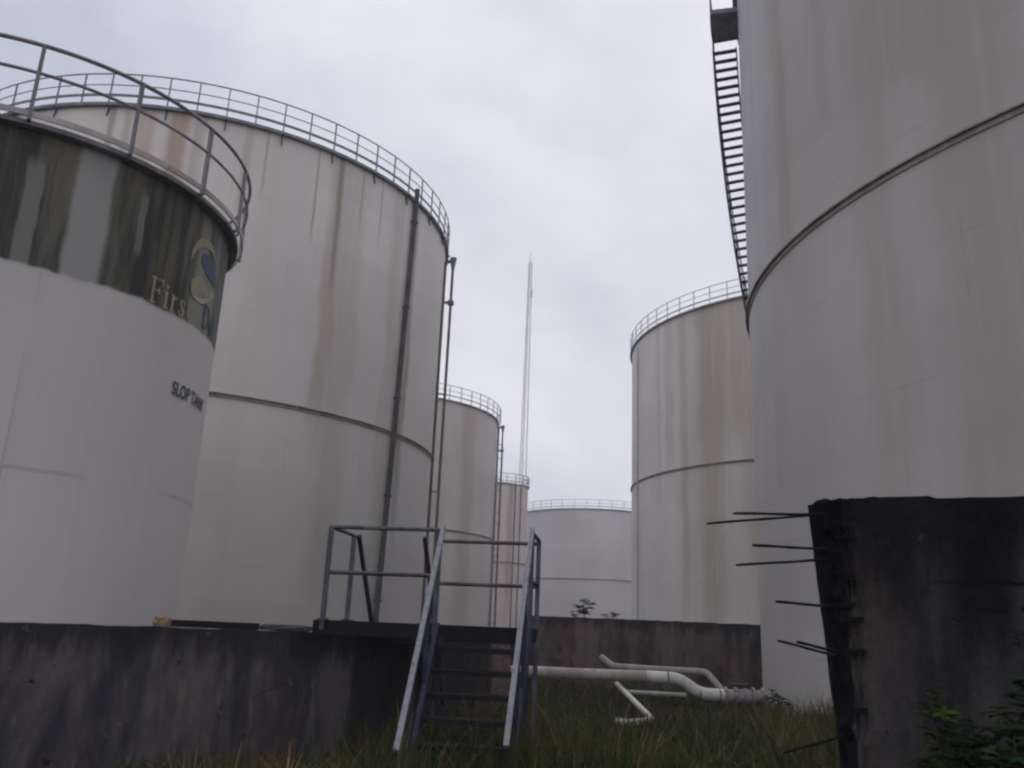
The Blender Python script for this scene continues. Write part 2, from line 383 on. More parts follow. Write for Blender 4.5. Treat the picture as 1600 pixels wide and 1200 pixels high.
# B : big tank at the left
Bc, BRd = (-13.92, 36.62), 10.56
BRN = (.30, .225, .16)
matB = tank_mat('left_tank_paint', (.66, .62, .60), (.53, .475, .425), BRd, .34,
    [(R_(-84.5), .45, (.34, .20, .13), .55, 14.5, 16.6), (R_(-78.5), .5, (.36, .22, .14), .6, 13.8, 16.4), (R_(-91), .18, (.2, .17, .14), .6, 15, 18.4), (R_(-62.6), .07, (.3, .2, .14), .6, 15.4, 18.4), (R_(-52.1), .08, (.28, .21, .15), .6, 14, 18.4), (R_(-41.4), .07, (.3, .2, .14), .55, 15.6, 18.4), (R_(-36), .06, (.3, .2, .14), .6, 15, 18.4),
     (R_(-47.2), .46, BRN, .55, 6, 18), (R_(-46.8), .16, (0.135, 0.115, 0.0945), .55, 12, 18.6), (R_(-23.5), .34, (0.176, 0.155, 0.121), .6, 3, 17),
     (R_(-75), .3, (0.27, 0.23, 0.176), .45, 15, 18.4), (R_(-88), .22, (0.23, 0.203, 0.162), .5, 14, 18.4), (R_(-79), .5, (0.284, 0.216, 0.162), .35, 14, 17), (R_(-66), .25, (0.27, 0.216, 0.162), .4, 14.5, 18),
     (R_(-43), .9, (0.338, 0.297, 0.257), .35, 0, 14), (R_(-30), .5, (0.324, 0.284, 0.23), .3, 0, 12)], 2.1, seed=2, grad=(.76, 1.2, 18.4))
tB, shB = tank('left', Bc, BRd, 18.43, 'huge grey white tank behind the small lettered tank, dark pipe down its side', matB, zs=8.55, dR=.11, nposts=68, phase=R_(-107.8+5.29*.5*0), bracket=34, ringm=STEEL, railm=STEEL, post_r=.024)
def wallpipe(parent, R, th, z0, z1, off, r, mat, nbr=6, name='riser_pipe', head=False, lean=0.0):
    """vertical pipe standing off a tank shell, with clamps as sub-parts"""
    rr = R+off
    P = lambda z: (rr*math.cos(th+lean*(z-z0)), rr*math.sin(th+lean*(z-z0)), z)
    b = MB(); b.tube([P(z0+(z1-z0)*k/12) for k in range(13)], r, 10)
    o = b.build(name, mat, parent)
    for k in range(nbr):
        z = z0+(z1-z0)*(k+.6)/nbr; x, y, _ = P(z)
        b = MB(); q = R/rr
        b.bar((x*q, y*q, z), (x*1.002, y*1.002, z), .05, .05); b.box((x, y, z), (r*2.2, r*2.2, .07), th)
        b.build('pipe_clamp', mat, o)
    if head:
        x, y, _ = P(z1)
        b = MB(); b.tube([(x, y, z1-.1), (x, y, z1+.5)], [r*1.1, r*2.6], 12); b.tube([(x, y, z1+.35), (x*R/rr, y*R/rr, z1+.25)], r*1.3, 10)
        b.tube([(x, y, z1-1.9), (x, y, z1-1.7)], r*2.4, 12); b.tube([(x, y, z1-1.8), (x*R/rr, y*R/rr, z1-1.8)], r*1.1, 8)
        b.build('foam_chamber', STEEL, o)
    return o
wallpipe(tB, BRd, R_(-28.2), .1, 18.9, .14, .10, STEEL_DARK, 5, lean=R_(3.0)/19)
wallpipe(tB, BRd, R_(1.0), .1, 17.8, .06, .06, RUSTY, 4)
wallpipe(tB, BRd, R_(8), .1, 18.1, .40, .065, RUSTY, 4, head=True)

# C : right rear tank
Cc, CR = (22.31, 59.23), 13.56
matC = tank_mat('rear_right_tank_paint', (.74, .70, .68), (.54, .465, .37), CR, .30,
    [(R_(-140.5), .9, (0.26, 0.22, 0.163), 0.54, 12, 21), (R_(-136.0), .6, (0.276, 0.227, 0.179), 0.50, 11.6, 21), (R_(-131.5), 1.1, (0.309, 0.227, 0.179), 0.47, 11.6, 21), (R_(-139), 1.2, (0.309, 0.269, 0.204), 0.50, 0, 11.5),
     (R_(-154), .7, (0.325, 0.269, 0.22), 0.36, 10, 20), (R_(-159), .35, (0.325, 0.276, 0.227), 0.29, 8, 20), (R_(-148), .5, (0.325, 0.269, 0.211), 0.36, 0, 19), (R_(-144), 2.2, (0.423, 0.366, 0.293), 0.43, 0, 20), (R_(-133), 2.6, (0.423, 0.366, 0.309), 0.43, 0, 20),
     (R_(-126), 1.2, (0.325, 0.244, 0.195), 0.43, 0, 21)], 2.35, seed=3)
tC, shC = tank('rear_right', Cc, CR, 21.58, 'tall brown streaked tank standing behind the largest tank on the right', matC, zs=11.5, dR=.1, nposts=69, phase=R_(-164.2), bracket=0, railm=STEEL_PALE, post_r=.026, seamm=STEEL)
wallpipe(tC, CR, R_(-173), .1, 21.0, .1, .05, STEEL_PALE, 5)

# D : next tank behind B
Dc, DR = (-10.25, 73.8), 9.1
matD = tank_mat('middle_tank_paint', (.62, .57, .55), (.50, .43, .38), DR, .4, [(R_(-40), 1.2, (0.365, 0.284, 0.243), .5, 0, 12), (R_(-60), 1.6, (0.392, 0.338, 0.284), .4, 3, 16)], 2.3, seed=4)
tD, shD = tank('middle', Dc, DR, 18.9, 'grey tank half hidden behind the huge left tank, its right edge carrying two thin pipes', matD, zs=8.7, dR=.28, nposts=52, railm=STEEL_PALE, post_r=.032)
wallpipe(tD, DR, R_(-4), .1, 18.4, .16, .10, STEEL, 6)
wallpipe(tD, DR, R_(10), .1, 18.6, .65, .07, RUSTY, 6, head=True)
wallpipe(tD, DR, R_(20), .1, 17.6, 1.15, .06, RUSTY, 6)

# F : narrow far tank
Fc, FR = (-.71, 103.59), 3.2
matF = tank_mat('narrow_tank_paint', (.66, .57, .56), (.52, .41, .39), FR, .55, [(R_(-70), .5, (.33, .24, .23), .6, 0, 17)], 2.2, seed=5)
tF, shF = tank('narrow', Fc, FR, 18.0, 'slender pinkish tank far away between the grey tanks and the mast', matF, zs=8.88, dR=.1, nposts=18, railm=STEEL_PALE, post_r=.05)
wallpipe(tF, FR, R_(-60), .1, 17.8, .12, .07, RUSTY, 5)
wallpipe(tF, FR, R_(-45), .1, 17.8, .12, .07, STEEL, 5)

# G : low far tank
Gc, GR = (12.06, 122.31), 10.43
matG = tank_mat('far_tank_paint', (.66, .63, .65), (.60, .57, .58), GR, .3, (), 2.6, seed=6)  # distance haze put into a paler, flatter shell tone
tG, shG = tank('far', Gc, GR, 17.0, 'far low bluish grey tank framed between the slender tank and the streaked tank', matG, zs=8.05, dR=.1, nposts=40, railm=STEEL_PALE, post_r=.032)

# E : largest tank at the right with the winding stair
s = 1.15; Ec, ER = (16.47*s, 17.08*s), 11.05*s
ang_t = R_(163.8)
matE = tank_mat('right_tank_paint', (.535, .508, .50), (.44, .39, .35), ER, .30,
    [(R_(-174.5), .55, (0.336, 0.273, 0.224), .55, 9, 14), (R_(-166), .3, (0.35, 0.28, 0.231), .35, 12, 16), (R_(-155), 1.2, (0.35, 0.287, 0.238), .5, 10.6, 18), (R_(-150), 1.4, (0.336, 0.28, 0.238), .5, 2, 10),
     (R_(-178), .7, (0.378, 0.343, 0.294), .15, 0, 10), (R_(-172), .9, (0.378, 0.329, 0.28), .2, 4, 10.3), (R_(-160), .8, (0.364, 0.322, 0.28), .4, 3, 10.3), (R_(176), .4, (0.42, 0.42, 0.462), .4, 0, 20)], 2.45, seed=7)
tE, shE = tank('right', Ec, ER, 21.2, 'largest tank filling the right side, with a winding stair on its left edge', matE, zs=9.05*s, dR=.12, nposts=70, phase=R_(163.8), seg=220, 
               post_filter=lambda a: abs(((a-R_(168))+PI) % (2*PI)-PI) < R_(22), seamm=RUSTY if False else STEEL, post_r=.03)
def sE(z, r, dz=0):
    d = .05+.037*(20.12-z); a = ang_t-d; return Vector((r*math.cos(a), r*math.sin(a), z+dz))
ri, ro = ER+.10, ER+.84
N = 78
st = None
for rr in (ri, ro):
    b = MB(); pts = [sE(20.12-k*.25, rr, -.04) for k in range(0, N)]
    for p, q in zip(pts, pts[1:]): b.bar(p, q, .035, .17)
    if st is None: st = b.build('winding_stair', STEEL_DARK, tE)
    else: b.build('stringer', STEEL_DARK, st)
for k in range(N-1):
    z = 20.0-k*.25
    p, q = sE(z, ri+.02), sE(z, ro-.02); a = ang_t-(.05+.037*(20.12-z))
    b = MB(); b.box((p+q)/2, ((q-p).length, .16, .035), a); b.build('tread', STEEL_DARK, st)
b = MB(); b.tube([sE(20.12-k*.25, ro, .95) for k in range(0, N)], .02, 6); b.tube([sE(20.12-k*.25, ro, .5) for k in range(0, N)], .014, 5)
hr = b.build('handrail', STEEL_DARK, st)
for k in range(0, N, 5):
    b = MB(); b.bar(sE(20.12-k*.25, ro), sE(20.12-k*.25, ro, .95), .03, .03); b.build('rail_post', STEEL_DARK, hr)
b = MB()
a0, a1 = ang_t-.055, ang_t+.05
for pr in ([(ER+.02, 20.45), (ER+.86, 20.45)], [(ER+.86, 20.45), (ER+.86, 20.57)], [(ER+.86, 20.57), (ER+.02, 20.57)]):
    b.lathe(pr, 10, a0=a0, a1=a1)
for aa in (a0, a1):
    b.bar(Vector((math.cos(aa)*(ER+.02), math.sin(aa)*(ER+.02), 20.5)), Vector((math.cos(aa)*(ER+.86), math.sin(aa)*(ER+.86), 20.5)), .04, .16)
pl = b.build('stair_landing', STEEL, tE)
b = MB()
for zz in (21.1, 21.65): b.tube([((ER+.84)*math.cos(a0+(a1-a0)*k/8), (ER+.84)*math.sin(a0+(a1-a0)*k/8), zz) for k in range(9)], .02, 6)
b.build('handrail', STEEL_DARK, pl)
for k in range(4):
    aa = a0+(a1-a0)*k/3; b = MB(); b.bar((math.cos(aa)*(ER+.84), math.sin(aa)*(ER+.84), 20.57), (math.cos(aa)*(ER+.84), math.sin(aa)*(ER+.84), 21.65), .035, .035); b.build('rail_post', STEEL_DARK, pl)

# ------------------------------------------------------------------ radio mast
mx, my = 2.2, 130.0
ms = empty('radio_mast', (mx, my, 0), 'very tall thin lattice mast rising against the cloudy sky', 'radio mast')
def mleg(i, z):
    r = .78-(.78-.28)*z/60.0; a = 2*PI*i/3+.35; return Vector((r*math.cos(a), r*math.sin(a), z))
for i in range(3):
    b = MB(); b.tube([mleg(i, 0), mleg(i, 59.5)], .07, 6); b.build('leg', MASTM, ms)
b = MB()
for i in range(3):
    for k in range(48):
        z = k*1.24; j = (i+1) % 3
        b.bar(mleg(i, z), mleg(j, z), .025, .025)
        if k % 2: b.bar(mleg(i, z), mleg(j, z+1.24), .025, .025)
        else: b.bar(mleg(j, z), mleg(i, z+1.24), .025, .025)
b.build('bracing', MASTM, ms)
b = MB(); b.tube([(0, 0, 59.0), (0, 0, 61.3)], .05, 6); b.build('antenna', MASTM, ms)
b = MB(); b.box((.35, 0, 54), (.3, .25, 1.1)); b.build('antenna_panel', MASTM, ms)

# ------------------------------------------------------------------ ground
def hash_h(x, y): return .06*math.sin(x*.9+1)*math.cos(y*.7)+.03*math.sin(x*2.3+y*1.7)
mt, t = newmat('soil'); P = t.co()
n = t.noise(P, (1, 1, 1), .9, 8, .65); n2 = t.noise(P, (1, 1, 1), 9, 5, .6)
c = t.mix(t.ramp(n, .35, .65), (.012, .014, .008), (.03, .026, .018)); c = t.mix(t.m('MULTIPLY', t.ramp(n2, .5, .7), .5), c, (.018, .03, .01))
SOIL = finish(mt, t, c, .95, n2, .8, .05, 0, .05)
b = MB()
xsl = [-3000, -600, -150, -60]+[i*.8 for i in range(-40, 51)]+[70, 150, 600, 3000]
ysl = [-3000, -300, -60, -12]+[i*.8 for i in range(-6, 60)]+[60, 80, 110, 200, 600, 3000]
nx = len(xsl)
for yy in ysl:
    for xx in xsl:
        near = abs(xx) < 33 and -4 < yy < 48
        b.v.append((xx, yy, hash_h(xx, yy)*.6-.03 if near else -.03))
for j in range(len(ysl)-1):
    for i in range(nx-1):
        b.f.append((j*nx+i, j*nx+i+1, (j+1)*nx+i+1, (j+1)*nx+i)); b.sm.append(True)
tag(b.build('ground', SOIL), kind='structure')

# ------------------------------------------------------------------ walls
wl0 = Vector((-4.77, 8.54)); wl1 = Vector((-1.8, 10.8)); dl = (wl1-wl0).normalized()
CONL = concrete_mat('blackened_concrete', (.034, .032, .042), (.105, .092, .095), (.17, .15, .14), 1.46, 1, .3, deck_shade=((dl.x, dl.y, 0), Vector((-1.8, 10.8)).dot(dl)))
CONR = concrete_mat('close_blackened_concrete', (.016, .015, .020), (.058, .053, .053), (.085, .077, .074), 2.12, 2, .16, line=1.83, sc=1.15)
CONF = concrete_mat('far_wall_concrete', (.034, .031, .036), (.12, .105, .10), (.22, .195, .175), 1.99, 3, .3)
def wallmesh(p0, p1, th, z1, nx=60, nz=10, rough=.012, z0=-.3, side=1, ragged=.01):
    """a standing slab from p0 to p1 with softly uneven faces and top"""
    p0, p1 = Vector((p0[0], p0[1], 0)), Vector((p1[0], p1[1], 0)); d = (p1-p0); L = d.length; d.normalize(); nrm = Vector((-d.y, d.x, 0))
    b = MB(); ro = random.Random(int(L*100))
    zt = [z1+ro.uniform(-ragged, ragged) for _ in range(nx+1)]
    for i in range(1, nx): zt[i] = (zt[i-1]+zt[i]*2+zt[i+1])/4
    def grid(off, flip):
        base = len(b.v)
        for k in range(nz+1):
            for i in range(nx+1):
                z = z0+(zt[i]-z0)*k/nz
                e = ro.uniform(-rough, rough) if 0 < i < nx and k < nz else 0
                v = p0+d*(L*i/nx)+nrm*(off+e); b.v.append((v.x, v.y, z))
        for k in range(nz):
            for i in range(nx):
                q = (base+k*(nx+1)+i, base+k*(nx+1)+i+1, base+(k+1)*(nx+1)+i+1, base+(k+1)*(nx+1)+i)
                b.f.append(q[::-1] if flip else q); b.sm.append(False)
        return base
    A = grid(0, False); B = grid(th*side, True); W = nx+1
    for i in range(nx):
        b.f.append((A+nz*W+i, A+nz*W+i+1, B+nz*W+i+1, B+nz*W+i)); b.sm.append(False)
    for k in range(nz):
        for i in (0, nx):
            b.f.append((A+k*W+i, A+(k+1)*W+i, B+(k+1)*W+i, B+k*W+i)); b.sm.append(False)
    return b
wl0 = Vector((-4.77, 8.54)); wl1 = Vector((-1.8, 10.8)); dl = (wl1-wl0).normalized()
pa = wl0-dl*6; pb = wl1+dl*1.0
def wcol(x):  # colour cue: lift of the plain wall material
    return x
w1 = wallmesh(pa, pb, .25, 1.46, 90, 10, .006, ragged=.012)
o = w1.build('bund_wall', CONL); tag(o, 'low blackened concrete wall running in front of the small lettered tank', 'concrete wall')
pc = Vector((.72, 26.0))
w2 = wallmesh(pb-dl*.02+Vector((.05, .22)), pc, .22, 1.42, 60, 8, .01, ragged=.02)
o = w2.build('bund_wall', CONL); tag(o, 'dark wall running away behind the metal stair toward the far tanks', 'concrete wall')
w3 = wallmesh((.5, 26.25), (8.2, 26.25), .25, 1.99, 60, 8, .01, ragged=.02)
o = w3.build('bund_wall', CONF); tag(o, 'stained grey wall behind the white pipes, foot of the streaked tank', 'concrete wall')

# right wall : broken end with starter bars
f0 = Vector((1.325, 3.39)); dr = Vector((.94, -.34)).normalized(); bk = Vector((1.27, 3.62))
L = 9.0; nx, nz = 110, 44; rr = random.Random(5)
b = MB(); zt = 2.15
def endoff(z, s_):   # jagged broken edge profile
    return .004*math.sin(z*23)+.005*math.sin(z*51+1)+rr.uniform(-.006, .006)
Wn = nx+1; base = 0
for k in range(nz+1):
    z = -.2+(zt+.2)*k/nz; eo = endoff(z, 0) if k < nz-1 else 0
    for i in range(nx+1):
        q = (i/nx)**1.8; v = f0+dr*(L*q)
        if i == 0: v = v+dr*eo*.8
        nn = rr.uniform(-.004, .004)+(rr.uniform(-.012, .012) if i < 6 else 0)
        zz = z+(rr.uniform(-.006, .006) if k == nz else 0)
        b.v.append((v.x+.34*nn, v.y+.94*nn, zz))
for k in range(nz):
    for i in range(nx):
        q = (k*Wn+i, k*Wn+i+1, (k+1)*Wn+i+1, (k+1)*Wn+i); b.f.append(q); b.sm.append(False)
# end face, several columns of rough vertices
ne = 7; B0 = len(b.v)
for k in range(nz+1):
    z = -.2+(zt+.2)*k/nz; tp = max(0, (zt-z)); bx = Vector((bk.x+.075*min(tp, 1.15), bk.y))
    for j in range(ne+1):
        if j == 0: b.v.append(b.v[k*Wn]); continue
        pz = Vector((b.v[k*Wn][0], b.v[k*Wn][1])); v = pz.lerp(bx, j/ne)
        rj = rr.uniform(-.014, .014)*(1 if j < ne else .15) if k < nz-1 else 0
        b.v.append((v.x+rj, v.y, z+(rr.uniform(-.008, .008) if 0 < k < nz else 0)+(.012 if (k == nz and 2 < j < 6) else 0)))
for k in range(nz):
    for j in range(ne):
        q = (B0+k*(ne+1)+j, B0+(k+1)*(ne+1)+j, B0+(k+1)*(ne+1)+j+1, B0+k*(ne+1)+j+1); b.f.append(q); b.sm.append(False)
# back and top
bx2 = Vector((bk.x, bk.y))+dr*L; n0 = len(b.v)
b.v += [(bk.x+.087, bk.y, -.2), (bx2.x, bx2.y, -.2), (bx2.x, bx2.y, zt), (bk.x, bk.y, zt), (bk.x+.087, bk.y, 1.0)]
b.f.append((n0, n0+4, n0+3, n0+2, n0+1)); b.sm.append(False)
top = [nz*Wn+i for i in range(Wn)]
b.f.append(tuple(top)+(n0+2,)+tuple(B0+nz*(ne+1)+j for j in range(ne, 0, -1))); b.sm.append(False)
rw = b.build('broken_wall', CONR); tag(rw, 'tall black mouldy wall end close at right, steel bars poking out', 'concrete wall')
ENDM = concrete_mat('broken_concrete', (.005, .005, .008), (.012, .010, .014), (.03, .026, .028), 2.15, 6, .3, sc=2.4)
rw.data.materials.append(ENDM)
for i, p in enumerate(rw.data.polygons):
    if nx*nz <= i < nx*nz+ne*nz: p.material_index = 1
def rebar(pts, r=.0055):
    P3 = []
    for a_, b_ in zip(pts, pts[1:]):
        for k in range(6): P3.append(Vector(a_).lerp(Vector(b_), k/6))
    P3.append(Vector(pts[-1]))
    P3 = [p+Vector((0, 0, .0008*math.sin(i*1.3))) for i, p in enumerate(P3)]
    b = MB(); b.tube(P3, [r*(1.12 if i % 2 else .95) for i in range(len(P3))], 7); o = b.build('rebar', REBAR, rw)
bars = [((1146, 802, 3.5), (1290, 804, 3.5)), ((1105, 818, 3.95), (1290, 803, 3.57)), ((1176, 852, 3.4), (1295, 858, 3.46)), ((1150, 883, 3.75), (1292, 874, 3.52)),
        ((1212, 940, 3.45), (1304, 948, 3.46)), ((1215, 1001, 3.7), (1312, 1026, 3.52)), ((1245, 1003, 3.4), (1312, 1019, 3.46)), ]
for (p, q) in bars: rebar([at(*p), at(*q)])
rebar([at(1299, 1024, 3.5), at(1301, 1060, 3.5), at(1306, 1112, 3.52), at(1318, 1116, 3.52)])
rebar([at(1225, 1176, 3.75), at(1318, 1150, 3.5)], .005)
b = MB()
for (px, py) in [(1320, 840), (1322, 902), (1322, 946), (1334, 968), (1338, 1018), (1340, 1110)]:
    p = at(px, py, 3.36); b.box(p, (.05, .05, .02), .4)
b.build('broken_edge_chips', ENDM, rw)

# ------------------------------------------------------------------ crossover stair
DA = R_(-7.3); wx = Vector((math.cos(DA), math.sin(DA), 0)); wy = Vector((-math.sin(DA), math.cos(DA), 0))
O = Vector((-2.05, 10.2, 0))
def S(u, v, z): return O+wx*u+wy*v+Vector((0, 0, z))
WD, DP = 2.37, .92
cs = empty('crossover_stair', O, 'worn blue metal crossover stair with railed landing over the low wall', 'metal stair')
def part(b, name, mat, par=None):
    par = par or cs
    root = O
    b.v = [tuple(Vector(v)-root) for v in b.v]
    return b.build(name, mat, par)
b = MB()
b.bar(S(-.08, .03, 1.53), S(WD-.12, .03, 1.50), .06, .15); b.bar(S(-.08, DP-.03, 1.53), S(WD, DP-.03, 1.53), .06, .15)
b.bar(S(-.08, .0, 1.53), S(-.08, DP, 1.53), .06, .15); b.bar(S(WD-.02, 0, 1.53), S(WD-.02, DP, 1.53), .06, .15)
for k in range(9): b.bar(S(-.05, .08+.1*k, 1.6), S(WD-.05, .08+.1*k, 1.6), .07, .012)
part(b, 'landing', DECKM)
xs_ = 1.36     # left side of the front stair on the landing
def posts(lst, name='rail_post', mat=BLUEGREY):
    for (u, v, z0, z1) in lst:
        b = MB(); b.bar(S(u, v, z0), S(u, v, z1), .055, .055); part(b, name, mat)
posts([(0, 0, 1.5, 2.66), (0, DP, 1.5, 2.66), (xs_-.06, 0, 1.5, 2.66), (WD, DP, .0, 2.66), (xs_-.24, DP, 1.5, 2.62), (WD, .04, 1.5, 2.66)])
posts([(xs_+.02, .02, 0, 1.5), (WD-.02, .05, 0, 1.5)], 'support_leg', NAVY)
def rail(pts, name, mat=STEEL, r=.024):
    b = MB(); b.tube([S(*p) for p in pts], r, 8); return part(b, name, mat)
rail([(0, 0, 2.66), (xs_-.06, 0, 2.66)], 'top_rail', BLUEGREY); rail([(0, 0, 2.14), (xs_-.06, 0, 2.14)], 'mid_rail', STEEL_DARK)
rail([(0, 0, 2.66), (0, DP, 2.66)], 'top_rail', BLUEGREY); 
rail([(xs_-.24, DP, 2.62), (WD, DP, 2.62)], 'top_rail', STEEL_DARK); rail([(xs_-.24, DP, 2.1), (WD, DP, 2.1)], 'mid_rail', STEEL_DARK)
rail([(WD, .04, 2.66), (WD, DP, 2.66)], 'top_rail', BLUEGREY); rail([(WD, .04, 2.12), (WD, DP, 2.12)], 'mid_rail', NAVY)
# front flight
for side, (ut, ub, yb, zb) in enumerate(((xs_-.02, xs_+.02, -1.72, .50), (WD, WD-.02, -1.55, .57))):
    b = MB(); b.bar(S(ut, 0, 2.70), S(ub, yb, zb), .052, .045)
    part(b, 'handrail', WORN)
    sl = (2.70-zb)/(-yb)
    b = MB(); yf = -1.62/sl
    b.bar(S(ut, .02, 1.56), S(ut+(ub-ut)*(yf/yb), yf, -.03), .05, .20); part(b, 'stringer', NAVY)
    for fr in (.42, .86):
        y = yf*fr; zz = 1.56-sl*(-y)
        b = MB(); b.bar(S(ut, y, zz), S(ut, y, zz+1.1), .045, .045); part(b, 'rail_post', NAVY)
    slf = sl
for k in range(6):
    z = 1.36-k*.228; y = -(1.56-z)/slf+.02
    b = MB(); b.box(S((xs_+WD)/2-.03, y, z), (WD-xs_-.03, .20, .03), DA); b.box(S((xs_+WD)/2-.03, y-.1, z-.012), (WD-xs_-.03, .012, .05), DA); part(b, 'tread', DECKM)
for (u, v) in ((xs_+.02, .02), (WD-.02, .05), (WD, DP)):
    b = MB(); b.box(S(u, v, .05), (.16, .16, .02), DA)
    for dx in (-.05, .05):
        for dy in (-.05, .05): b.tube([S(u+dx, v+dy, .06), S(u+dx, v+dy, .085)], .012, 6)
    part(b, 'base_plate', NAVY)
for (u, v) in ((0, 0), (0, DP), (xs_-.06, 0), (xs_-.24, DP), (WD, .04), (WD, DP)):
    b = MB(); b.box(S(u, v, 1.615), (.11, .10, .02), DA); part(b, 'weld_collar', STEEL_DARK)
# rear flight going down inside the bund
for ut in (.06, .92):
    b = MB(); b.bar(S(ut, DP, 2.66), S(ut+.03, DP+1.75, .55), .05, .045); part(b, 'handrail', NAVY)
    b = MB(); b.bar(S(ut, DP, 1.56), S(ut+.03, DP+1.3, -.02), .05, .18); part(b, 'stringer', NAVY)
for k in range(6):
    z = 1.36-k*.228
    b = MB(); b.box(S(.5, DP+(1.56-z)/1.21-.02, z), (.82, .2, .03), DA); part(b, 'tread', DECKM)

# ------------------------------------------------------------------ things on the low wall
def onwall(px):   # point on the wall top below a pixel column
    best = None
    for k in range(400):
        p = wl0+dl*(-3+k*.02); v = Vector((p.x, p.y, 1.46))-EYE
        sx_ = 800+FPX*v.dot(Rt)/v.dot(Fw)
        if best is None or abs(sx_-px) < best[0]: best = (abs(sx_-px), p)
    return best[1]
nl = Vector((-dl.y, dl.x)); wa = math.atan2(dl.y, dl.x)
def lump(name, c, size, mat, rz, seed=0, jit=.2, n=3):
    """broken block: box cut by jitter"""
    r = random.Random(seed); b = MB(); V = {}
    fs = []
    def key(i, j, k):
        if (i, j, k) not in V:
            p = Vector(((i/n-.5)*size[0], (j/n-.5)*size[1], (k/n)*size[2]))
            cr = sum(1 for q in (i, j, k) if q in (0, n))
            sh = 1-.10*max(0, cr-1)
            p = Vector((p.x*sh, p.y*sh, p.z*(1-.05*max(0, cr-1)) if k else 0))
            if k: p += Vector([r.uniform(-jit, jit)*s_/n for s_ in size])
            V[(i, j, k)] = len(b.v); b.v.append(tuple(Matrix.Rotation(rz, 3, 'Z') @ p))
        return V[(i, j, k)]
    for a in range(n):
        for c_ in range(n):
            for q in ([(a, c_, 0), (a, c_+1, 0), (a+1, c_+1, 0), (a+1, c_, 0)], [(a, c_, n), (a+1, c_, n), (a+1, c_+1, n), (a, c_+1, n)],
                      [(a, 0, c_), (a+1, 0, c_), (a+1, 0, c_+1), (a, 0, c_+1)], [(a, n, c_), (a, n, c_+1), (a+1, n, c_+1), (a+1, n, c_)],
                      [(0, a, c_), (0, a, c_+1), (0, a+1, c_+1), (0, a+1, c_)], [(n, a, c_), (n, a+1, c_), (n, a+1, c_+1), (n, a, c_+1)]):
                b.f.append(tuple(key(*z) for z in q)); b.sm.append(False)
    return b.build(name, mat, None, c)
def stone(name, a, b_):
    mt, t = newmat(name); P = t.co(); n = t.noise(P, (1, 1, 1), 14, 5, .65)
    return finish(mt, t, t.mix(t.ramp(n, .35, .65), a, b_), .9, n, .6, .02)
BRICK = stone('brick_fragment', (.17, .12, .08), (.27, .20, .14)); SLAB = stone('slab_stone', (.05, .045, .045), (.10, .09, .085))
p = onwall(257)+nl*.1; tag(lump('brick_fragment', (p.x, p.y, 1.465), (.17, .11, .105), BRICK, wa+.2, 3, .35), 'broken tan brick lying on the low wall top', 'brick')
p = onwall(450)+nl*.1; tag(lump('stone_slab', (p.x, p.y, 1.465), (.62, .2, .07), SLAB, wa, 4, .2), 'flat grey stone slab on the low wall beside the stair landing', 'stone slab')
q0, q1 = onwall(275)+nl*.18, onwall(412)+nl*.18
b = MB(); b.bar((q0.x, q0.y, 1.505), (q1.x, q1.y, 1.50), .09, .075)
tag(b.build('steel_channel', DECKM), 'long black steel bar laid flat along the low wall top', 'steel bar')

PINK = stone('pink_render', (.07, .048, .046), (.13, .088, .082))
p = at(781, 1040, 15.5); b = lump('concrete_post', (p.x, p.y, -.1), (.36, .3, 1.63), PINK, .2, 9, .06)
tag(b, 'faded pinkish concrete post visible between the metal stair treads', 'concrete post')
for px, py, Y, sz, lb in ((690, 1092, 14.2, .42, 'grey rubble block left of the pinkish post behind the stair'), (735, 1112, 13.4, .36, 'grey rubble block low in the grass behind the stair treads'), (668, 1118, 12.6, .30, 'small rubble block in shadow beside the left stringer')):
    p = at(px, py, Y); tag(lump('rubble_block', (p.x, p.y, -.05), (sz, sz*.7, sz*.9), SLAB, px*.1, px, .25), lb, 'rubble', 'rubble behind the stair')

# ------------------------------------------------------------------ pipes in front of the far wall
def smooth_path(pts, rad=.3, n=6):
    out = [Vector(pts[0])]
    for i in range(1, len(pts)-1):
        a, b_, c_ = Vector(pts[i-1]), Vector(pts[i]), Vector(pts[i+1])
        r1 = min(rad, (a-b_).length*.45, (c_-b_).length*.45)
        s0 = b_+(a-b_).normalized()*r1; s1 = b_+(c_-b_).normalized()*r1
        for k in range(n+1):
            t_ = k/n; out.append(s0*(1-t_)**2+b_*2*t_*(1-t_)+s1*t_*t_)
    out.append(Vector(pts[-1])); return out
def flange(b, p, d, r, th=.04):
    d = Vector(d).normalized(); b.tube([Vector(p)-d*th/2, Vector(p)+d*th/2], r, 16)
Yp = 20.0
pm = empty('product_pipeline', (3.0, Yp, 0), 'thick white pipe with an S bend running in front of the far wall', 'pipe')
def lp(b): b.v = [tuple(Vector(v)-Vector((3.0, Yp, 0))) for v in b.v]; return b
A1 = at(840, 1050, Yp); A0 = A1+Vector((-1.5, 0, -.02)); A2 = at(1010, 1057, Yp)
b = MB(); b.tube([A0, A1, at(900, 1053, Yp), A2], .125, 18); lp(b).build('pipe_run', PIPEB, pm)
pts = smooth_path([A2, at(1062, 1060, Yp), at(1092, 1084, Yp), at(1132, 1086, Yp)], .42, 8)
b = MB(); b.tube(pts, .13, 18); lp(b).build('pipe_bend', PIPEW, pm)
b = MB()
for px, py in ((1043, 1058), (1093, 1084), (1124, 1086)):
    p = at(px, py, Yp); flange(b, p, (1, 0, 0), .14, .025)
lp(b).build('weld_band', STEEL_DARK, pm)
b = MB(); v0 = at(1132, 1087, Yp); v1 = at(1192, 1089, Yp)
b.tube([v0, v0.lerp(v1, .3), v0.lerp(v1, .5), v0.lerp(v1, .7), v1], [.13, .14, .17, .14, .13], 16)
for q in (.03, .28, .74, .98): flange(b, v0.lerp(v1, q), (1, 0, 0), .19, .045)
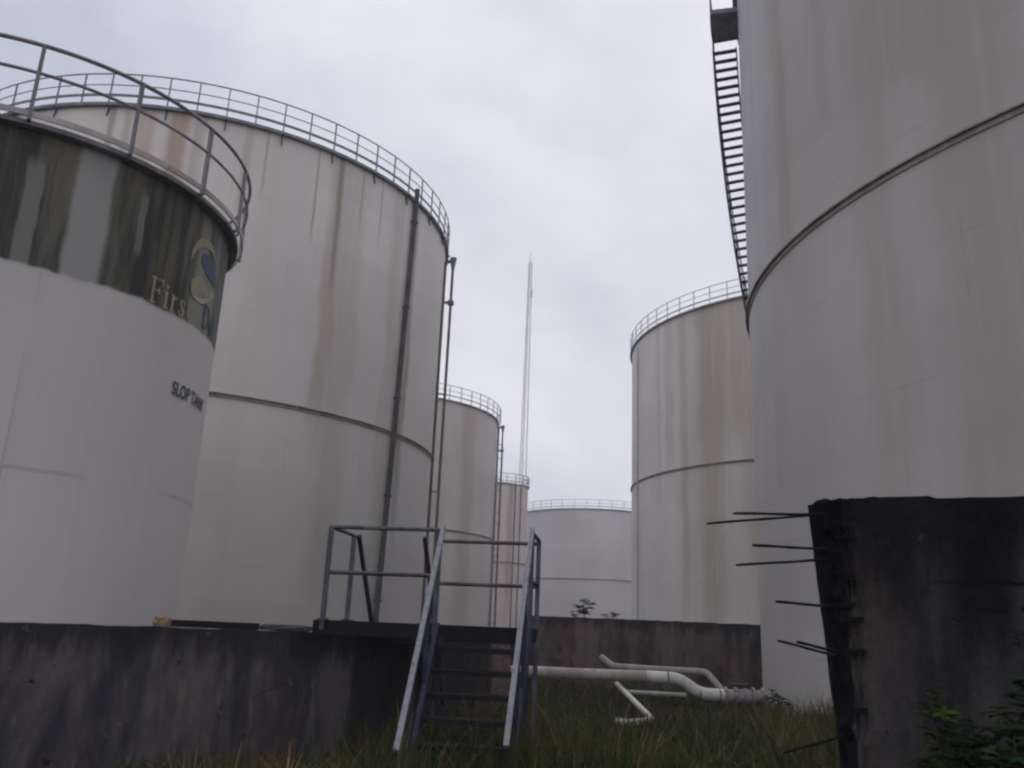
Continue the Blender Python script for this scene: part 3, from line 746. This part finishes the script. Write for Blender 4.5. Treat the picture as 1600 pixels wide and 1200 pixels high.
lp(b).build('gate_valve', VALVE, pm)
b = MB()
for q in (.03, .28, .74, .98):
    c_ = v0.lerp(v1, q)
    for k in range(8):
        a = 2*PI*k/8; e_ = Vector((0, math.cos(a), math.sin(a)))*.16; b.tube([c_+e_-Vector((.045, 0, 0)), c_+e_+Vector((.045, 0, 0))], .014, 6)
lp(b).build('flange_bolts', STEEL_DARK, pm)
vb = v0.lerp(v1, .42)
b = MB(); b.tube([vb, vb+Vector((0, 0, .24))], .05, 10); b.lathe([(.15, 0), (.19, 0)], 20); 
b.v = b.v[:-40]; b.f = b.f[:-20]; b.sm = b.sm[:-20]
ringp = [vb+Vector((.17*math.cos(2*PI*k/20), .17*math.sin(2*PI*k/20), .25)) for k in range(20)]
b.tube(ringp, .018, 6, True); b.bar(vb+Vector((-.17, 0, .25)), vb+Vector((.17, 0, .25)), .02, .02); b.bar(vb+Vector((0, -.17, .25)), vb+Vector((0, .17, .25)), .02, .02)
lp(b).build('hand_wheel', STEEL_DARK, pm)
def pipe_thing(name, pts, r, mat, label, rad=.12, mat2=None, split=None):
    o = MB(); P3 = smooth_path(pts, rad, 5); c0 = Vector((P3[0].x, P3[0].y, 0)); o.tube([p-c0 for p in P3], r, 12)
    ob = o.build(name, mat, None, c0); tag(ob, label, 'pipe'); return ob
pipe_thing('branch_pipe', [at(939, 1026, 21), at(957, 1041, 20.8), at(1030, 1046, 20.8), at(1104, 1050, 20.6), at(1130, 1081, 20.25)], .075, PIPEB, 'thinner stained pipe with elbows above the thick white pipe')
o_ = pipe_thing('loose_pipe', [at(964, 1069, 20.6), at(1019, 1124, 15.9), at(990, 1129, 15.7), at(962, 1127, 15.8)], .055, PIPEW, 'bent thin white pipe lying in the grass below the thick pipe')
pipe_thing('loose_pipe', [at(976, 1081, 20.3), at(1072, 1086, 20.15)], .045, PIPEW, 'short straight thin pipe just beneath the thick white pipe')

# ------------------------------------------------------------------ vegetation
def veg_mat(name):
    mt, t = newmat(name)
    a = t.n('ShaderNodeAttribute', {}, attribute_name='Col')
    P = t.co(); n = t.noise(P, (3, 3, 3), 1, 3)
    c = t.mix(t.m('MULTIPLY', n, .5), a, (.02, .025, .01))
    d = t.n('ShaderNodeBsdfDiffuse', {'Color': c}); tr = t.n('ShaderNodeBsdfTranslucent', {'Color': c})
    mx_ = t.n('ShaderNodeMixShader', {0: .25, 1: d, 2: tr})
    o = t.nt.nodes.new('ShaderNodeOutputMaterial'); t.nt.links.new(mx_, o.inputs[0]); return mt
VEG = veg_mat('foliage')
def colmesh(name, V, F, C, parent=None, loc=(0, 0, 0)):
    me = bpy.data.meshes.new(name); me.from_pydata(V, [], F); me.materials.append(VEG)
    ca = me.color_attributes.new('Col', 'FLOAT_COLOR', 'POINT')
    flat = []
    for c_ in C: flat += [c_[0], c_[1], c_[2], 1]
    ca.data.foreach_set('color', flat); me.update()
    o = bpy.data.objects.new(name, me); COL.objects.link(o); o.location = loc
    if parent: o.parent = parent
    return o
GC = [(.030, .054, .012), (.046, .076, .016), (.075, .09, .022), (.020, .036, .012), (.10, .082, .028), (.034, .064, .02)]
DRY = [(.22, .17, .09), (.17, .12, .065), (.14, .075, .04), (.28, .23, .13)]
def blade(V, F, C, x, y, z, h, w, lean, az, col, bend=1.0, segs=3):
    b0 = len(V); dx, dy = math.cos(az), math.sin(az); px_, py_ = -dy, dx
    for k in range(segs+1):
        t_ = k/segs; r_ = lean*h*(t_**(1+bend)); ww = w*(1-t_*.85)
        zz = z+h*t_*(1-.25*lean*t_)
        for s_ in (-1, 1): V.append((x+dx*r_+px_*ww*s_, y+dy*r_+py_*ww*s_, zz)); C.append(tuple(v*(.35+.75*t_) for v in col) if False else col)
    for k in range(segs): F.append((b0+2*k, b0+2*k+1, b0+2*k+3, b0+2*k+2))
def blocked(x, y):
    # inside the bund or inside tank E, behind the near walls
    q = Vector((x, y))-wl0
    if q.dot(nl) > -.1 and (Vector((x, y))-pb).dot(dl) < .1: return True
    if (Vector((x, y))-Vector(Ec)).length < ER+.05: return True
    xw = pb.x+(pc.x-pb.x)*(y-pb.y)/(pc.y-pb.y)
    if y > pb.y and x < xw+.12: return True
    q = Vector((x, y))-f0
    if q.dot(dr) > -.05 and q.dot(Vector((.34, .94))) > -.05 and q.dot(Vector((.34, .94))) < .35: return True
    return False
def patch(x, y): return .5+.5*math.sin(x*1.3+2*math.sin(y*.6))*math.cos(y*.9+1.3*math.sin(x*.7))
rg = random.Random(3); V, F, C = [], [], []
cnt = 0
while cnt < 62000:
    y = 6.0+20*rg.random()**1.35; x = rg.uniform(-.68, .68)*y*1.05+.2
    if y > 26.1 or blocked(x, y): continue
    pt = patch(x, y)
    hh = rg.uniform(.16, .46)*(.6+.75*pt)*(1.3 if y < 10 else 1)*(.55 if (16.5 < y < 21.5 and 0 < x < 6.6) else 1)
    if x < -1.3 and y < 10.5: hh *= .62
    elif -1.2 < x < 4.5 and 7.5 < y < 14: hh *= 1.4
    near_e = (Vector((x, y))-Vector(Ec)).length < ER+1.8
    if near_e and y < 18.8: hh *= 1.5
    hh *= 1.0 if y > 14 else 1.0
    if rg.random() < .035: col = DRY[rg.randrange(4)]; hh *= 1.3
    elif pt > .6 and rg.random() < .35: col = (.13, .08, .04)
    else: col = GC[rg.randrange(6)]
    f_ = rg.uniform(.6, 1.25); col = tuple(v*f_ for v in col)
    blade(V, F, C, x, y, hash_h(x, y)*.6-.04, hh, rg.uniform(.004, .009)*(1+y*.06), rg.uniform(.1, .9), rg.uniform(0, 2*PI), col, 1.0, 2 if y > 13 else 3)
    cnt += 1
tag(colmesh('grass', V, F, C), 'rough dark grass covering the ground between the walls', 'grass', kind='stuff')
# tall dry tussocks one can tell apart
def tussock(px, Y, hgt, n, label, dry=.6, spread=.22, seed=0, group=None):
    r = random.Random(seed); p = at(px, 1180, Y); V, F, C = [], [], []
    for k in range(n):
        a = r.uniform(0, 2*PI); q = spread*r.random()**.7*.5
        col = DRY[r.randrange(4)] if r.random() < dry else GC[r.randrange(6)]
        col = tuple(v*r.uniform(.9, 1.9) for v in col)
        blade(V, F, C, q*math.cos(a), q*math.sin(a), 0, hgt*r.uniform(.5, 1.1), r.uniform(.003, .007), r.uniform(.15, 1.0), r.uniform(0, 2*PI), col, 1.2, 5)
    o = colmesh('grass_tussock', V, F, C, None, (p.x, p.y, -.03)); tag(o, label, 'grass tuft', group); return o
tussock(300, 7.9, .58, 90, 'small dry tuft at the foot of the low wall, leftmost of the tufts', .7, seed=1)
tussock(455, 7.6, .72, 130, 'pale straw tuft bottom left of the stair in front of the low wall', .75, seed=2)
tussock(530, 8.2, .62, 110, 'drooping straw tuft between the low wall and the left stair handrail', .65, seed=3)
tussock(640, 8.3, .62, 70, 'green and straw tuft growing around the left stair foot', .35, seed=4)
tussock(860, 8.6, .78, 110, 'tall green tuft just right of the stair foot', .3, seed=5)
tussock(1000, 9.5, .8, 110, 'reddish dry tuft below the bent thin pipe', .5, seed=6)
tussock(1215, 11, .95, 120, 'brown seeded tuft in front of the largest tank base', .55, seed=7)
tussock(1265, 14.5, .95, 90, 'wispy tall tuft against the base of the largest tank', .35, .6, seed=8)
tussock(1110, 10, .62, 80, 'bushy low tuft beneath the valve end of the pipe', .3, .5, seed=9)

def leaf(V, F, C, p, d, n_, L_, W_, col):
    p = Vector(p); d = Vector(d).normalized(); sd = d.cross(Vector(n_)).normalized(); up = sd.cross(d); b0 = len(V)
    pr = [(0, .05), (.25, .8), (.5, 1.0), (.75, .7), (1, .03)]
    for t_, w_ in pr:
        c0 = p+d*L_*t_-up*L_*.25*t_*t_
        for s_ in (-1, 0, 1):
            v = c0+sd*s_*W_*w_*.5+up*abs(s_)*W_*.12; V.append(tuple(v)); C.append(col)
    for k in range(4):
        for j in range(2): F.append((b0+3*k+j, b0+3*k+j+1, b0+3*k+j+4, b0+3*k+j+3))
def shrub(name, base, top_pts, label, leafL=.05, dens=26, cols=GC, seed=0, tipcol=None, width=.6):
    r = random.Random(seed); base = Vector(base); root = empty(name, base, label, 'plant')
    sb = MB(); V, F, C = [], [], []
    for ti, (tp, tc) in enumerate(top_pts):
        tp = Vector(tp)-base; b0 = Vector((r.uniform(-.06, .06), r.uniform(-.04, .04), 0))
        mid = b0.lerp(tp, .5)+Vector((r.uniform(-.06, .06), r.uniform(-.04, .04), 0))
        P3 = [b0*(1-t_)**2+mid*2*t_*(1-t_)+tp*t_*t_ for t_ in [k/10 for k in range(11)]]
        sb.tube(P3, [.007*(1-.7*k/10) for k in range(11)], 6)
        for k in range(dens):
            t_ = 1-(r.random()**1.4)*.75; i = min(9, int(t_*10)); p = P3[i].lerp(P3[i+1], t_*10-i)
            az = r.uniform(0, 2*PI); d = Vector((math.cos(az), math.sin(az), r.uniform(-.1, .6)))
            col = cols[r.randrange(len(cols))]; f_ = r.uniform(.7, 1.3)
            if tc and t_ > .8: col = tc
            leaf(V, F, C, p, d, (r.uniform(-.3, .3), r.uniform(-.3, .3), 1), leafL*r.uniform(.6, 1.25), leafL*r.uniform(.4, .62), tuple(v*f_ for v in col))
    sb.build('stem', metal_mat('plant_stem', (.03, .04, .015), (.05, .05, .02)), root)
    colmesh('leaves', V, F, C, root)
    return root
DG = [(.014, .045, .016), (.022, .060, .020), (.012, .034, .016), (.035, .07, .018)]
YG = (.055, .085, .018)
rq = random.Random(8)
tops = [(at(1452, 1078, 3.0), YG), (at(1475, 1115, 2.95), YG), (at(1520, 1130, 2.9), None), (at(1560, 1105, 2.9), None), (at(1590, 1085, 2.85), None), (at(1500, 1160, 2.9), (.035, .055, .012)), (at(1540, 1160, 2.85), None), (at(1585, 1140, 2.75), None), (at(1620, 1100, 2.8), None), (at(1640, 1150, 2.7), None), (at(1450, 1185, 2.85), (.03, .05, .012)), (at(1605, 1180, 2.7), None), (at(1560, 1180, 2.75), None), (at(1575, 1125, 2.8), None), (at(1610, 1060, 2.85), None), (at(1530, 1165, 2.95), None), (at(1490, 1185, 2.9), None)]
sp = at(1530, 1190, 2.85)
shrub('wild_shrub', (sp.x, sp.y, 0), tops, 'leafy green shrub with yellow tips in the bottom right corner', .058, 95, DG, 2)
tops2 = [(at(912, 938, 26.3), None), (at(922, 944, 26.3), None), (at(905, 948, 26.3), None)]
sp = at(914, 966, 26.3); shrub('wall_sapling', (sp.x, 26.37, 1.98), tops2, 'small sapling sprouting from the far wall top', .20, 26, [(.04, .045, .04), (.03, .035, .03)], 4)
tops3 = [(at(958, 958, 26.3), None), (at(945, 960, 26.3), None), (at(966, 960, 26.3), None)]
sp = at(955, 968, 26.3); shrub('wall_weed', (sp.x, 26.37, 1.98), tops3, 'low weeds on the far wall right of the sapling', .14, 12, [(.05, .05, .045), (.03, .035, .03)], 5)
tops4 = [(at(894, 955, 26.3), None), (at(900, 960, 26.3), None)]
sp = at(896, 966, 26.3); shrub('wall_weed', (sp.x, 26.37, 1.98), tops4, 'tiny dark weed on the far wall left of the sapling', .12, 12, [(.03, .03, .035), (.02, .025, .02)], 6)
# dark scrub at the foot of E beside the valve
tops5 = [(at(1205+dx, 1078+dy, 19.5), None) for dx, dy in ((0, 0), (10, 8), (-8, 10), (18, 14), (26, 22))]
sp = at(1212, 1100, 19.5); shrub('wild_shrub', (sp.x, sp.y, 0), tops5, 'dark scrubby bush between the valve and the largest tank', .13, 30, [(.02, .02, .016), (.03, .028, .02), (.015, .02, .012)], 7)

# ------------------------------------------------------------------ morning haze lying over the depot
hm = bpy.data.materials.new('haze'); hm.use_nodes = True; hm.node_tree.nodes.clear()
vs_ = hm.node_tree.nodes.new('ShaderNodeVolumeScatter'); vs_.inputs['Color'].default_value = (.97, .96, 1, 1); vs_.inputs['Density'].default_value = .0016
ho = hm.node_tree.nodes.new('ShaderNodeOutputMaterial'); hm.node_tree.links.new(vs_.outputs[0], ho.inputs['Volume'])
b = MB(); b.box((0, 70, 34.8), (260, 200, 70)); tag(b.build('haze', hm), kind='structure')

# ------------------------------------------------------------------ light
SUN_EL, SUN_AZ = R_(52), R_(20)      # behind the tanks, slightly right
wd = bpy.data.worlds.new('World'); SC.world = wd; wd.use_nodes = True; nt = wd.node_tree; nt.nodes.clear(); t = NT(nt)
sky = t.n('ShaderNodeTexSky', {}, sky_type='NISHITA', sun_disc=False, sun_elevation=SUN_EL, sun_rotation=SUN_AZ, air_density=1.2, dust_density=4.0)
g = t.co('Generated'); x, y, z = t.xyz(g)
cl = t.noise(g, (1.6, 1.6, 2.6), 1, 5, .5, .25, (1.3, .4, 2.0))
cl2 = t.noise(g, (4.2, 4.2, 7), 1, 5, .55, .3, (.3, 2.4, 1.0))
bd = Vector(ray(900, 430)).normalized()
dot = t.n('ShaderNodeVectorMath', {0: g, 1: tuple(bd)}, out=1, operation='DOT_PRODUCT')
glow = t.ramp(dot, .72, 1.0)
cm = t.m('ADD', t.m('ADD', t.m('MULTIPLY', t.ramp(cl, .36, .64), .36), t.m('MULTIPLY', t.ramp(cl2, .35, .65), .18)), t.m('MULTIPLY', glow, .46), clamp=True)
cc = t.mix(cm, (.38, .43, .575), (.90, .895, .985))
bg1 = t.n('ShaderNodeBackground', {0: sky, 1: .10}); zen = t.m('MULTIPLY', t.ramp(z, .70, .98), .85)      # overcast sky is brightest overhead
back = t.m('MULTIPLY', t.ramp(y, .25, -.9), .26)  # unseen sky behind the camera, brightened to lift camera-facing surfaces
bst = t.m('ADD', t.m('ADD', zen, back), 1.06)
cc = t.mix(t.ramp(z, .66, .9, 0, .6), cc, (.75, .73, .77)); cc = t.mix(t.ramp(y, .3, -.5, 0, .7), cc, (.74, .71, .73))
bg2 = t.n('ShaderNodeBackground', {0: cc, 1: bst})
mx_ = t.n('ShaderNodeMixShader', {0: .93, 1: bg1, 2: bg2})
o = nt.nodes.new('ShaderNodeOutputWorld'); nt.links.new(mx_, o.inputs[0])
sl = bpy.data.lights.new('sun', 'SUN'); sl.energy = .5; sl.angle = R_(20); sl.color = (1, .97, .93)
so = bpy.data.objects.new('sun', sl); COL.objects.link(so)
sd = Vector((math.sin(SUN_AZ)*math.cos(SUN_EL), math.cos(SUN_AZ)*math.cos(SUN_EL), math.sin(SUN_EL)))
so.rotation_euler = sd.to_track_quat('Z', 'Y').to_euler()
SC.view_settings.view_transform = 'Standard'; SC.view_settings.look = 'None'; SC.view_settings.exposure = 0; SC.view_settings.gamma = 1
SC.cycles.pixel_filter_type = 'BLACKMAN_HARRIS'; SC.cycles.filter_width = 2.4
SC.cycles.max_bounces = 3; SC.cycles.adaptive_threshold = .05
